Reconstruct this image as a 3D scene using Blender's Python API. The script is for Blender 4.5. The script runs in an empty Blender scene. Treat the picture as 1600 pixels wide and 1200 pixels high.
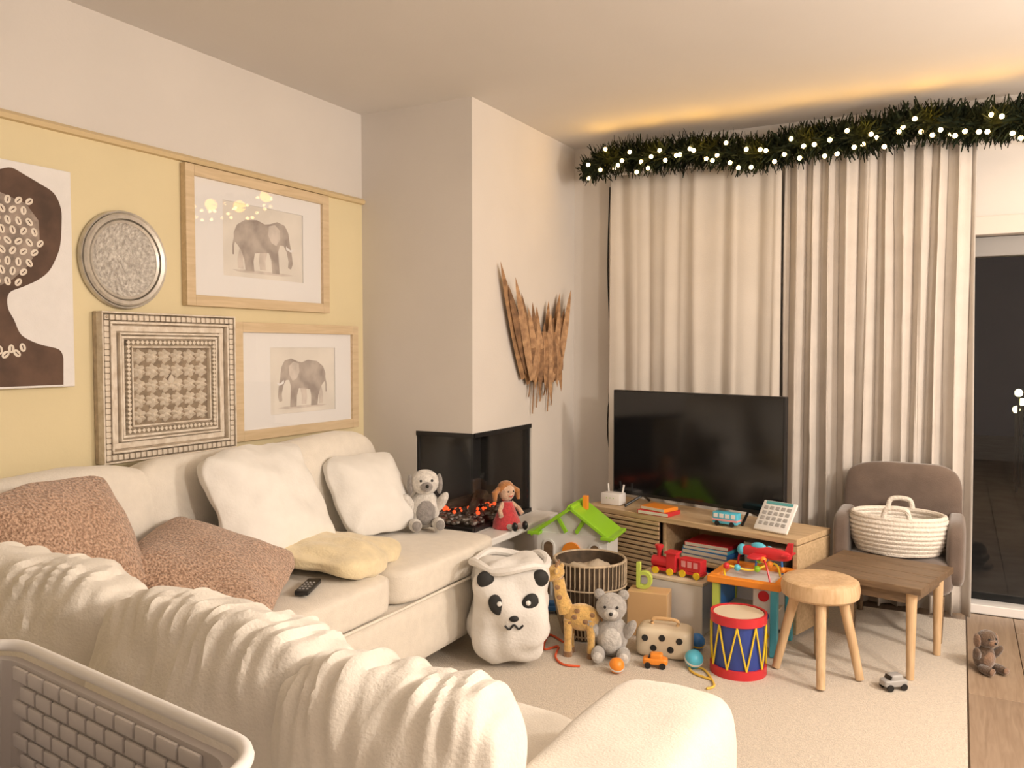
import bpy, bmesh, math, random
from mathutils import Vector, Matrix, noise
random.seed(7)
C = bpy.context.scene.collection
S = bpy.context.scene
# ------------------------------------------------------------------ camera
F_PX = 1300.0; YAW = math.radians(28.3); PITCH = math.atan(55/1300.0); CAM = Vector((0, 0, 1.25))
cd = bpy.data.cameras.new('camera'); cd.sensor_width = 36; cd.lens = 36*F_PX/1600; cd.clip_start = .02
co = bpy.data.objects.new('camera', cd); C.objects.link(co)
co.location = CAM; co.rotation_euler = (math.pi/2-PITCH, 0, YAW); S.camera = co
# ------------------------------------------------------------------ world, exposure
W = bpy.data.worlds.new('night'); S.world = W; W.use_nodes = True
W.node_tree.nodes['Background'].inputs[0].default_value = (.006, .008, .014, 1)
W.node_tree.nodes['Background'].inputs[1].default_value = .5
S.view_settings.view_transform = 'Standard'; S.view_settings.look = 'None'
S.view_settings.gamma = 1; S.view_settings.use_curve_mapping = False
S.view_settings.exposure = 0.1
LAMP_W = 112; LAMP_POS = (1.45, 2.75, 1.8); LAMP_COL = (1, .88, .76)
FILL_W = 92; FILL_POS = (1.3, 1.35, 1.7)
# pixel helpers: a photo pixel gives a direction, the plane it meets gives the place
fw0 = Vector((-math.sin(YAW), math.cos(YAW), 0)); RT = Vector((math.cos(YAW), math.sin(YAW), 0)); UP0 = Vector((0, 0, 1))
FW = fw0*math.cos(PITCH)-UP0*math.sin(PITCH); UP = UP0*math.cos(PITCH)+fw0*math.sin(PITCH)
def ray(u, v): return FW*F_PX+RT*(u-800)+UP*(600-v)
def px_x(u, v, x): d = ray(u, v); return CAM+d*((x-CAM.x)/d.x)
def px_y(u, v, y): d = ray(u, v); return CAM+d*((y-CAM.y)/d.y)
def px_z(u, v, z): d = ray(u, v); return CAM+d*((z-CAM.z)/d.z)

# ------------------------------------------------------------------ materials
MATS = {}
def mat(name, col, rough=.6, var=.0, scale=20, bump=0., bscale=60, spec=.5, metal=0., emit=None, estr=0., sheen=0., trans=0., alpha=1., col2=None):
    if name in MATS: return MATS[name]
    m = bpy.data.materials.new(name); m.use_nodes = True; nt = m.node_tree; b = nt.nodes['Principled BSDF']
    b.inputs['Base Color'].default_value = (*col, 1); b.inputs['Roughness'].default_value = rough
    b.inputs['Specular IOR Level'].default_value = spec; b.inputs['Metallic'].default_value = metal
    b.inputs['Sheen Weight'].default_value = sheen; b.inputs['Transmission Weight'].default_value = trans
    b.inputs['Alpha'].default_value = alpha
    if emit: b.inputs['Emission Color'].default_value = (*emit, 1); b.inputs['Emission Strength'].default_value = estr
    if var or bump or col2:
        tc = nt.nodes.new('ShaderNodeTexCoord')
    if var or col2:
        n = nt.nodes.new('ShaderNodeTexNoise'); n.inputs['Scale'].default_value = scale; n.inputs['Detail'].default_value = 5
        nt.links.new(tc.outputs['Object'], n.inputs['Vector'])
        r = nt.nodes.new('ShaderNodeValToRGB'); r.color_ramp.elements[0].position = .35; r.color_ramp.elements[1].position = .65
        c0 = col2 if col2 else tuple(max(0, c*(1-var)) for c in col)
        c1 = col if col2 else tuple(min(1, c*(1+var)) for c in col)
        r.color_ramp.elements[0].color = (*c0, 1); r.color_ramp.elements[1].color = (*c1, 1)
        nt.links.new(n.outputs['Fac'], r.inputs['Fac']); nt.links.new(r.outputs['Color'], b.inputs['Base Color'])
    if bump:
        n2 = nt.nodes.new('ShaderNodeTexNoise'); n2.inputs['Scale'].default_value = bscale; n2.inputs['Detail'].default_value = 4
        nt.links.new(tc.outputs['Object'], n2.inputs['Vector'])
        bp = nt.nodes.new('ShaderNodeBump'); bp.inputs['Strength'].default_value = bump; bp.inputs['Distance'].default_value = .01
        nt.links.new(n2.outputs['Fac'], bp.inputs['Height']); nt.links.new(bp.outputs['Normal'], b.inputs['Normal'])
    MATS[name] = m; return m
def wood(name, c0, c1, axis=(1, 12, 12), rough=.45):
    if name in MATS: return MATS[name]
    m = bpy.data.materials.new(name); m.use_nodes = True; nt = m.node_tree; b = nt.nodes['Principled BSDF']
    b.inputs['Roughness'].default_value = rough
    tc = nt.nodes.new('ShaderNodeTexCoord'); mp = nt.nodes.new('ShaderNodeMapping'); mp.inputs['Scale'].default_value = axis
    n = nt.nodes.new('ShaderNodeTexNoise'); n.inputs['Scale'].default_value = 4; n.inputs['Detail'].default_value = 6; n.inputs['Distortion'].default_value = 1.2
    r = nt.nodes.new('ShaderNodeValToRGB'); r.color_ramp.elements[0].position = .3; r.color_ramp.elements[1].position = .7
    r.color_ramp.elements[0].color = (*c0, 1); r.color_ramp.elements[1].color = (*c1, 1)
    nt.links.new(tc.outputs['Object'], mp.inputs['Vector']); nt.links.new(mp.outputs[0], n.inputs['Vector'])
    nt.links.new(n.outputs['Fac'], r.inputs['Fac']); nt.links.new(r.outputs['Color'], b.inputs['Base Color'])
    MATS[name] = m; return m
M_white = mat('white wall paint', (.70, .66, .62), .7, .02, 3, .05, 120)
M_ceil = mat('ceiling paint', (.72, .69, .66), .8, .015, 2, .04, 90)
M_yel = mat('cream yellow wall paint', (.76, .66, .42), .7, .025, 3, .05, 120)
M_trim = mat('cream trim', (.66, .52, .30), .5)
M_cream = mat('cream sofa fabric', (.78, .72, .63), .9, .03, 30, .25, 220, sheen=.3)
M_cush = mat('cream gathered cushion fabric', (.80, .75, .67), .9, .03, 25, .25, 160, sheen=.3)
M_pillow = mat('white pillow cotton', (.84, .82, .78), .9, .02, 20, .15, 90, sheen=.2)
M_boucle = mat('tan boucle', (.74, .50, .36), .95, 0, 150, 1.0, 150, sheen=.4, col2=(.29, .165, .10))
M_yelthrow = mat('pale yellow blanket wool', (.82, .70, .46), .95, .06, 25, .35, 120, sheen=.4)
M_carpet = mat('beige carpet pile', (.70, .61, .50), .95, .10, 130, .7, 260, sheen=.3)
M_black = mat('black', (.012, .012, .013), .35)
M_blackm = mat('matt black', (.02, .02, .02), .7)
M_screen = mat('tv screen', (.006, .006, .007), .12, spec=.6)
M_glass = bpy.data.materials.new('clear glass'); M_glass.use_nodes = True
_n = M_glass.node_tree; _n.nodes.remove(_n.nodes['Principled BSDF']); _o = _n.nodes['Material Output']
_t = _n.nodes.new('ShaderNodeBsdfTransparent'); _g = _n.nodes.new('ShaderNodeBsdfGlossy'); _g.inputs['Roughness'].default_value = .015
_w = _n.nodes.new('ShaderNodeLayerWeight'); _w.inputs['Blend'].default_value = .5; _p = _n.nodes.new('ShaderNodeMath'); _p.operation = 'POWER'; _p.inputs[1].default_value = 5
_f = _n.nodes.new('ShaderNodeMath'); _f.operation = 'MULTIPLY_ADD'; _f.inputs[1].default_value = .9; _f.inputs[2].default_value = .035; _m = _n.nodes.new('ShaderNodeMixShader')
_n.links.new(_w.outputs['Facing'], _p.inputs[0]); _n.links.new(_p.outputs[0], _f.inputs[0]); _n.links.new(_f.outputs[0], _m.inputs[0]); _n.links.new(_t.outputs[0], _m.inputs[1]); _n.links.new(_g.outputs[0], _m.inputs[2]); _n.links.new(_m.outputs[0], _o.inputs['Surface'])
M_oak = wood('oak', (.48, .33, .18), (.66, .49, .30))
M_oakf = wood('pale oak frame', (.60, .46, .28), (.72, .57, .38), (12, 1, 12))
M_darkwood = wood('brown wood', (.12, .075, .042), (.22, .145, .085), (2, 14, 14))
M_stool = wood('beech', (.55, .36, .19), (.72, .52, .32), (12, 12, 1))
M_lam = [wood('laminate %s' % n, a, b, (14, 1, 14), .35) for n, a, b in (('a', (.30, .21, .14), (.42, .31, .22)), ('b', (.34, .25, .17), (.46, .35, .25)), ('c', (.27, .19, .13), (.38, .28, .20)))]
M_mount = mat('picture mount card', (.86, .85, .85), .8)
M_print = mat('print paper', (.80, .76, .70), .8, .05, 8)
M_eleph = mat('grey ink wash', (.56, .50, .45), .8, 0, 14, col2=(.36, .31, .28))
M_ephl = mat('pale ink wash', (.66, .60, .55), .8, .12, 18)
M_wash = mat('whitewashed carved wood', (.84, .77, .67), .75, 0, 30, .3, 70, col2=(.66, .57, .46))
M_washd = mat('whitewash recess', (.50, .41, .31), .85, .2, 30)
M_plate = mat('mottled silvered plate', (.68, .65, .60), .45, 0, 75, .8, 90, metal=.25, col2=(.38, .35, .32))
M_rim = mat('silvered rim', (.62, .58, .52), .35, .1, 40, metal=.4)
M_palm = mat('dried palm', (.44, .25, .12), .8, 0, 30, .3, 60, col2=(.22, .12, .06))
M_palms = [M_palm, mat('dried palm dark', (.30, .165, .08), .8, 0, 30, .3, 60, col2=(.15, .08, .04)), mat('dried palm pale', (.52, .32, .17), .8, 0, 30, .3, 60, col2=(.30, .17, .09))]
M_skin = mat('dark brown print', (.10, .055, .035), .7, .3, 12)
M_shell = mat('shell ivory', (.78, .70, .60), .5, .05, 40)
M_curt = mat('linen curtain', (.62, .57, .52), .9, .05, 8, .2, 300)
M_curt2 = mat('plain linen panel', (.64, .59, .53), .9, .03, 5, .15, 300)
M_leaf = mat('dark fir needle', (.010, .016, .009), .9, .4, 40, spec=.15)
M_bulb = mat('warm bulb', (1, .8, .4), .3, emit=(1, .66, .26), estr=14)
M_grey = mat('grey plastic', (.45, .43, .42), .5)
M_door = mat('door frame grey', (.30, .29, .28), .4)
M_doorw = mat('blind cassette white', (.66, .60, .55), .5)
M_chair = mat('taupe velvet', (.14, .10, .078), .85, .15, 10, .2, 200, sheen=.5)
M_rope = mat('white cotton rope', (.80, .74, .66), .9, .08, 90, .6, 150)
M_basketd = mat('dark wicker', (.075, .05, .03), .7, .3, 30)
M_basketl = mat('pale rib', (.50, .40, .28), .7, .2, 30)
M_hamp = mat('grey rattan plastic', (.66, .62, .60), .5, .05, 12)
M_hampd = mat('grey rattan groove', (.53, .49, .47), .6)
M_hrim = mat('white plastic rim', (.86, .84, .82), .35)
COL = {}
def pl(name, c, rough=.35): 
    if name not in COL: COL[name] = mat('toy '+name, c, rough)
    return COL[name]
RED = pl('red', (.62, .03, .04)); LIME = pl('lime green', (.30, .62, .03)); ORG = pl('orange', (.85, .28, .03)); BLU = pl('blue', (.05, .22, .62))
CYA = pl('cyan', (.10, .50, .68)); YEL = pl('yellow', (.85, .60, .03)); WHT = pl('white', (.80, .79, .77)); PNK = pl('pink', (.80, .35, .36)); TAN = pl('tan wood', (.68, .44, .22))
NAVY = pl('navy', (.04, .06, .22)); LG = pl('light green', (.55, .68, .12)); GRY = pl('grey', (.38, .37, .36)); CRM = pl('cream wood', (.74, .64, .48)); PUR = pl('purple', (.25, .12, .40)); BRN = pl('brown', (.20, .11, .06)); TEAL = pl('teal', (.10, .36, .38))
def plush(name, c): return mat('plush '+name, c, .95, .15, 60, .6, 150, sheen=.6)

# ------------------------------------------------------------------ mesh helpers
def new(): return bmesh.new()
def box(bm, c, s, rot=None, bev=0):
    r = bmesh.ops.create_cube(bm, size=1)
    M = Matrix.Translation(c) @ (rot.to_4x4() if rot else Matrix.Identity(4)) @ Matrix.Diagonal((*s, 1))
    bmesh.ops.transform(bm, matrix=M, verts=r['verts'])
    if bev:
        es = list({e for v in r['verts'] for e in v.link_edges})
        bmesh.ops.bevel(bm, geom=es, offset=bev, segments=2, affect='EDGES', profile=.5)
    return bm
def lathe(bm, prof, c=(0, 0, 0), n=32, rot=None, close=False):
    rings = []
    for r, z in prof:
        if r < 1e-6: rings.append([bm.verts.new((0, 0, z))])
        else: rings.append([bm.verts.new((r*math.cos(2*math.pi*k/n), r*math.sin(2*math.pi*k/n), z)) for k in range(n)])
    vs = [v for g in rings for v in g]
    for a, b in zip(rings, rings[1:]):
        for k in range(n):
            k2 = (k+1) % n
            if len(a) == 1 and len(b) == 1: continue
            if len(a) == 1: bm.faces.new((a[0], b[k], b[k2]))
            elif len(b) == 1: bm.faces.new((a[k2], a[k], b[0]))
            else: bm.faces.new((a[k], b[k], b[k2], a[k2]))
    M = Matrix.Translation(c) @ (rot.to_4x4() if rot else Matrix.Identity(4))
    bmesh.ops.transform(bm, matrix=M, verts=vs)
    return bm
def cyl(bm, c, r, h, n=24, r2=None, rot=None):
    r2 = r if r2 is None else r2
    return lathe(bm, [(0, 0), (r, 0), (r2, h), (0, h)], c, n, rot)
def sph(bm, c, s, n=14, rot=None):
    if not hasattr(s, '__len__'): s = (s, s, s)
    r = bmesh.ops.create_uvsphere(bm, u_segments=n, v_segments=max(6, n*2//3), radius=1)
    M = Matrix.Translation(c) @ (rot.to_4x4() if rot else Matrix.Identity(4)) @ Matrix.Diagonal((*s, 1))
    bmesh.ops.transform(bm, matrix=M, verts=r['verts']); return bm
def tube(bm, pts, rad, n=8, cap=True):
    pts = [Vector(p) for p in pts]; rings = []
    if not hasattr(rad, '__len__'): rad = [rad]*len(pts)
    up = Vector((0, 0, 1))
    for i, p in enumerate(pts):
        t = (pts[min(i+1, len(pts)-1)]-pts[max(i-1, 0)]).normalized()
        a = t.cross(up)
        if a.length < .05: a = t.cross(Vector((1, 0, 0)))
        a.normalize(); b = t.cross(a).normalized()
        rings.append([bm.verts.new(p+(a*math.cos(2*math.pi*k/n)+b*math.sin(2*math.pi*k/n))*rad[i]) for k in range(n)])
    for a, b in zip(rings, rings[1:]):
        for k in range(n): bm.faces.new((a[k], a[(k+1) % n], b[(k+1) % n], b[k]))
    if cap: bm.faces.new(rings[0][::-1]); bm.faces.new(rings[-1])
    return bm
def smooth_path(pts, k=6):
    pts = [Vector(p) for p in pts]; out = []
    for i in range(len(pts)-1):
        p0 = pts[max(i-1, 0)]; p1 = pts[i]; p2 = pts[i+1]; p3 = pts[min(i+2, len(pts)-1)]
        for j in range(k):
            t = j/k; out.append(.5*((2*p1)+(p2-p0)*t+(2*p0-5*p1+4*p2-p3)*t*t+(3*p1-p0-3*p2+p3)*t**3))
    out.append(pts[-1]); return out
def prism(bm, pts, axis, a, b):
    """extrude a 2D outline; axis 'x': pts are (y,z); 'y': (x,z); 'z': (x,y)"""
    def P(p, t): return {'x': (t, p[0], p[1]), 'y': (p[0], t, p[1]), 'z': (p[0], p[1], t)}[axis]
    lo = [bm.verts.new(P(p, a)) for p in pts]; hi = [bm.verts.new(P(p, b)) for p in pts]; n = len(pts)
    bm.faces.new(lo); bm.faces.new(hi[::-1])
    for k in range(n): bm.faces.new((lo[k], hi[k], hi[(k+1) % n], lo[(k+1) % n]))
    return bm
def cushion(bm, c, s, k=5, thin=0, rot=None, wob=.0, ws=6, seed=0, gather=0, cuts=14, axis=2):
    """soft block: cube mapped to a superquadric, pinched along its rim, with wrinkles"""
    pre = set(bm.verts); r = bmesh.ops.create_cube(bm, size=2); es = list({e for v in r['verts'] for e in v.link_edges})
    bmesh.ops.subdivide_edges(bm, edges=es, cuts=cuts, use_grid_fill=True)
    vs = [v for v in bm.verts if v not in pre]
    M = Matrix.Translation(c) @ (rot.to_4x4() if rot else Matrix.Identity(4))
    o = Vector((seed*3.1, seed*1.7, seed*5.3)); ia, ib = [i for i in range(3) if i != axis]
    for v in vs:
        p = v.co.copy(); q = p/((abs(p.x)**k+abs(p.y)**k+abs(p.z)**k)**(1/k))
        if thin: q[axis] *= 1-thin*max(abs(q[ia]), abs(q[ib]))**3
        w = Vector((q.x*s[0]/2, q.y*s[1]/2, q.z*s[2]/2))
        nrm = q.normalized()
        if wob: w += nrm*wob*(noise.noise(w*ws+o)+.5*noise.noise(w*ws*2.3+o))
        if gather:
            t = max(0, q.z-.1)
            w += nrm*gather*t*(math.sin(w.x*150+9*noise.noise(w*6+o))*.35+noise.noise(Vector((w.x*48, w.y*9, w.z*9))+o)+.8*noise.noise(Vector((w.x*20, w.y*14, w.z*16))-o))
        v.co = w
    bmesh.ops.transform(bm, matrix=M, verts=vs); return bm
def R(x=0, y=0, z=0):
    from mathutils import Euler
    return Euler((math.radians(x), math.radians(y), math.radians(z))).to_matrix()
def obj(name, bm, m, parent=None, smooth=True, loc=None, rot=None):
    me = bpy.data.meshes.new(name)
    bmesh.ops.recalc_face_normals(bm, faces=bm.faces[:]); bm.to_mesh(me); bm.free()
    if smooth:
        for p in me.polygons: p.use_smooth = True
        try: me.set_sharp_from_angle(angle=math.radians(40))
        except Exception: pass
    for mm in (m if isinstance(m, (list, tuple)) else [m]): me.materials.append(mm)
    o = bpy.data.objects.new(name, me); C.objects.link(o)
    if parent: o.parent = parent
    if loc: o.location = loc
    if rot: o.rotation_euler = rot
    return o
def share(src, loc, rot=None, scale=None, parent=None):
    o = src.copy(); C.objects.link(o); o.location = loc
    if rot is not None: o.rotation_euler = rot
    if scale: o.scale = scale
    if parent is not None: o.parent = parent
    return o
def tag(o, label, cat, group=None):
    o['label'] = label; o['category'] = cat
    if group: o['group'] = group
    return o
def thing(name, label, cat, loc=(0, 0, 0), rz=0, group=None):
    o = bpy.data.objects.new(name, None); C.objects.link(o); o.location = loc; o.rotation_euler = (0, 0, math.radians(rz)); o.empty_display_size = .05
    return tag(o, label, cat, group)
def struct(name, bm, m, parent=None, smooth=False):
    o = obj(name, bm, m, parent, smooth)
    if not parent: o['kind'] = 'structure'
    return o
def dup(root, loc, rz=None, label=None):
    r = root.copy(); C.objects.link(r); r.location = loc
    if rz is not None: r.rotation_euler = (0, 0, math.radians(rz))
    if label: r['label'] = label
    for ch in list(root.children):
        c = ch.copy(); C.objects.link(c); c.parent = r
        for g in list(ch.children):
            d = g.copy(); C.objects.link(d); d.parent = c
    return r

# ------------------------------------------------------------------ room shell
XL = -2.62; XB = -1.985; YB = 3.30; YW = 4.45; XR = 2.5; YN = -1.7; H = 2.40; RAIL = 1.972
FZ0, FZ1, FXL, FYR = .39, .855, -2.30, 3.90      # corner fire opening
struct('floor', box(new(), ((XL+XR)/2, (YN+YW)/2, -.06), (XR-XL+.3, YW-YN+.3, .10)), M_lam[0])
fl = bpy.data.objects['floor']
pw = .19
for i in range(12):
    y = -1.6 - (i*.43 % 1.2)
    x0 = .05+i*pw
    if x0+pw > XR: break
    while y < YW:
        a, b = max(y, YN), min(y+1.25, YW)
        if b-a > .03:
            o = obj('plank', box(new(), (0, 0, 0), (pw-.003, b-a-.003, .011), bev=.0012), M_lam[random.randrange(3)], fl, False)
            o.location = (x0+pw/2, (a+b)/2, -.0045)
        y += 1.25
struct('ceiling', box(new(), ((XL+XR)/2, (YN+YW)/2, H+.05), (XR-XL+.3, YW-YN+.3, .10)), M_ceil)
bm = new(); box(bm, (XL-.05, (YN+YB)/2, RAIL/2), (.10, YB-YN, RAIL)); n0 = len(bm.faces)
box(bm, (XL-.05, (YN+YB)/2, (RAIL+H)/2), (.10, YB-YN, H-RAIL)); bm.faces.ensure_lookup_table()
for f in bm.faces[n0:]: f.material_index = 1
struct('wall_left', bm, [M_yel, M_white])
bm = new(); prism(bm, [(XL, RAIL-.012), (XL+.018, RAIL-.010), (XL+.024, RAIL+.004), (XL+.012, RAIL+.016), (XL, RAIL+.018)], 'y', YN, YB)
struct('trim_1', bm, M_trim)
# the boxed-out chimney corner around the two-sided fire
bm = new(); T = .10
box(bm, ((XL+XB)/2-.05, YB+.05, FZ0/2), (XB-XL+.10, .10, FZ0))            # return wall, below the fire
box(bm, ((XL+XB)/2-.05, YB+.05, (FZ1+H)/2), (XB-XL+.10, .10, H-FZ1))
box(bm, ((XL-.10+FXL)/2, YB+.05, (FZ0+FZ1)/2), (FXL-XL+.10, .10, FZ1-FZ0))
box(bm, (XB-.05, (YB+.1+YW)/2, FZ0/2), (.10, YW-YB-.1, FZ0))              # front wall
box(bm, (XB-.05, (YB+.1+YW)/2, (FZ1+H)/2), (.10, YW-YB-.1, H-FZ1))
box(bm, (XB-.05, (FYR+YW)/2, (FZ0+FZ1)/2), (.10, YW-FYR, FZ1-FZ0))
struct('wall_chimney', bm, M_white)
# window wall with the opening of the glazed door
DX0, DX1, DZ = -.15, 1.75, 1.86
bm = new()
box(bm, ((XB+DX0)/2-.05, YW+.06, H/2), (DX0-XB+.10, .12, H)); box(bm, ((DX1+XR)/2+.05, YW+.06, H/2), (XR-DX1+.10, .12, H))
box(bm, ((DX0+DX1)/2, YW+.06, (DZ+H)/2), (DX1-DX0, .12, H-DZ))
struct('wall_window', bm, M_white)
struct('wall_right', box(new(), (XR+.05, (YN+YW)/2, H/2), (.10, YW-YN+.2, H)), M_white)
struct('wall_near', box(new(), ((XL+XR)/2, YN-.05, H/2), (XR-XL, .10, H)), M_white)
bm = new()
fr = .055
d1 = bpy.data.objects.new('door_1', None); C.objects.link(d1); d1['kind'] = 'structure'; d1.location = ((DX0+DX1)/2, YW+.06, 0)
hw = (DX1-DX0)/2
def dbox(name, c, s, m): return obj(name, box(new(), c, s, bev=.004), m, d1, False)
dbox('blind_cassette', (0, -.06, DZ-.045), (2*hw-.02, .10, .085), M_doorw)
dbox('top_rail', (0, 0, DZ-.09-.045), (2*hw, .07, .09), M_door)
dbox('sill', (0, 0, .022), (2*hw, .10, .044), M_hrim)
for s in (-1, 1): dbox('jamb', (s*(hw-fr/2), 0, (DZ-.18)/2+.045), (fr, .07, DZ-.27), M_door)
dbox('centre_stile', (.15, 0, (DZ-.18)/2+.045), (.07, .06, DZ-.27), M_door)
for x0, x1 in ((-hw+fr, .115), (.185, hw-fr)):
    o = dbox('pane', ((x0+x1)/2, 0, (DZ-.18)/2+.045), (x1-x0, .012, DZ-.27), M_glass)
# night outside: a dark patio with a far lamp or two
M_pat = mat('patio stone', (.05, .05, .05), .8, .3, 6)
struct('patio', box(new(), (1.2, 9.6, -.12), (14, 10, .10)), M_pat)
for i, (u_, v_) in enumerate(((1592, 614), (1597, 628), (1588, 640))):
    p_ = px_y(u_, v_, 8.9+.35*i); x, y, z = p_.x, p_.y, p_.z+.04
    t = thing('garden_lantern', 'small lit garden lantern on a post out in the dark', 'lantern', (x, y, -.07), 0, 'lanterns in the dark garden')
    obj('post', cyl(new(), (0, 0, 0), .012, z), M_blackm, t); obj('globe', sph(new(), (0, 0, z+.03), .035, 10), mat('lantern glow', (1, .9, .5), .4, emit=(1, .85, .35), estr=14), t)

# ------------------------------------------------------------------ lamps (just outside the frame, the first as the shadows tell, the second an added fill)
def pendant(pos, w, label):
    t = thing('pendant_lamp', label, 'ceiling lamp', (pos[0], pos[1], H))
    obj('ceiling_rose', lathe(new(), [(0, 0), (.05, 0), (.05, -.012), (.02, -.03), (0, -.03)]), M_hrim, t)
    obj('cord', cyl(new(), (0, 0, pos[2]-H+.10), .004, H-pos[2]-.12), M_hrim, t)
    g = mat('opal glass', (1, .95, .85), .4, emit=LAMP_COL, estr=6, trans=0, alpha=1)
    obj('holder', cyl(new(), (0, 0, pos[2]-H+.09), .03, .05), M_hrim, t)
    l = bpy.data.lights.new('bulb_light', 'POINT'); l.energy = w; l.color = LAMP_COL; l.shadow_soft_size = .13
    lo = bpy.data.objects.new('bulb_light', l); C.objects.link(lo); lo.parent = t; lo.location = (0, 0, pos[2]-H-.06)
    return t
pendant(LAMP_POS, LAMP_W, 'hanging bulb lamp over the carpet beside the stool')
pendant(FILL_POS, FILL_W, 'unseen hanging fill lamp added low beside the sofa arm')  # added fill lamp, unseen, brightens the side of the chimney corner

# ------------------------------------------------------------------ carpet
cp = obj('carpet', prism(new(), [(XL+.01, -1.5), (.045, -1.5), (.045, 4.28), (XB+.01, 4.28), (XB+.01, YB-.01), (XL+.01, YB-.01)], 'z', .0005, .0135), M_carpet, None, False)
tag(cp, 'large beige short-pile carpet laid over the wood floor', 'carpet')
G0 = .0138

# ------------------------------------------------------------------ fireplace in the boxed corner
ft = thing('corner_fireplace', 'black two-sided glass fire set into the white corner', 'fireplace', (-2.14, 3.6, FZ0))
def fb(name, c, s, m, par=ft): return obj(name, box(new(), (c[0]+2.14, c[1]-3.6, c[2]-FZ0), s), m, par, False)
bm = new()
for c, s in (((-2.1425, 3.6, FZ0+.006), (.31, .595, .012)), ((-2.1425, 3.6, FZ1-.006), (.31, .595, .012)), ((FXL+.008, 3.6, .6225), (.012, .595, .44)), ((-2.1425, FYR-.008, .6225), (.30, .012, .44))):
    box(bm, (c[0]+2.14, c[1]-3.6, c[2]-FZ0), s)
obj('firebox', bm, M_blackm, ft, False)
fb('glass_pane', (-2.145, YB+.012, .6225), (.29, .006, .44), M_glass); fb('glass_pane', (XB-.012, 3.60, .6225), (.006, .56, .44), M_glass)
for (c, s) in (((-2.1425, YB+.006, FZ1-.010), (.315, .018, .022)), ((-2.1425, YB+.006, FZ0+.010), (.315, .018, .020)), ((XB-.006, 3.608, FZ1-.010), (.018, .584, .022)), ((XB-.006, 3.608, FZ0+.010), (.018, .584, .020))):
    fb('frame_bar', c, s, M_black)
bm = new()
for i in range(330):
    x = random.uniform(-2.27, -2.01); y = random.uniform(3.34, 3.86)
    r = bmesh.ops.create_icosphere(bm, subdivisions=1, radius=random.uniform(.009, .018))
    bmesh.ops.transform(bm, matrix=Matrix.Translation((x+2.14, y-3.6, .022+random.uniform(0, .055)*(1-abs(y-3.6)/.3)+.005)) @ Matrix.Diagonal((1, 1.2, .7, 1)), verts=r['verts'])
p = obj('pebbles', bm, mat('dark pebbles', (.16, .14, .12), .4, .6, 25), ft); p['kind'] = 'stuff'
bm = new()
for i in range(46):
    x = random.uniform(-2.25, -2.02); y = random.uniform(3.38, 3.82)
    r = bmesh.ops.create_icosphere(bm, subdivisions=1, radius=random.uniform(.006, .012)); bmesh.ops.translate(bm, vec=(x+2.14, y-3.6, .062+random.uniform(0, .025)), verts=r['verts'])
p = obj('embers', bm, mat('ember', (.3, .03, .01), .6, emit=(1, .10, .02), estr=1.1), ft); p['kind'] = 'stuff'
bm = new(); tube(bm, [(-.09, -.16, .085), (-.02, 0, .10), (.06, .17, .085)], [.022, .028, .02], 8); tube(bm, [(.07, -.17, .08), (0, .02, .125), (-.07, .2, .09)], [.02, .024, .02], 8)
p = obj('log', bm, mat('charred log', (.05, .03, .02), .9, .4, 30, .5, 60), ft)
hs = obj('hearth_shelf', box(new(), (0, 0, 0), (.13, .72, .035), bev=.006), M_hrim, None, False, loc=(XB+.066, 3.60, FZ0-.020))
tag(hs, 'white hearth shelf fixed to the wall under the fire glass', 'shelf')

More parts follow.
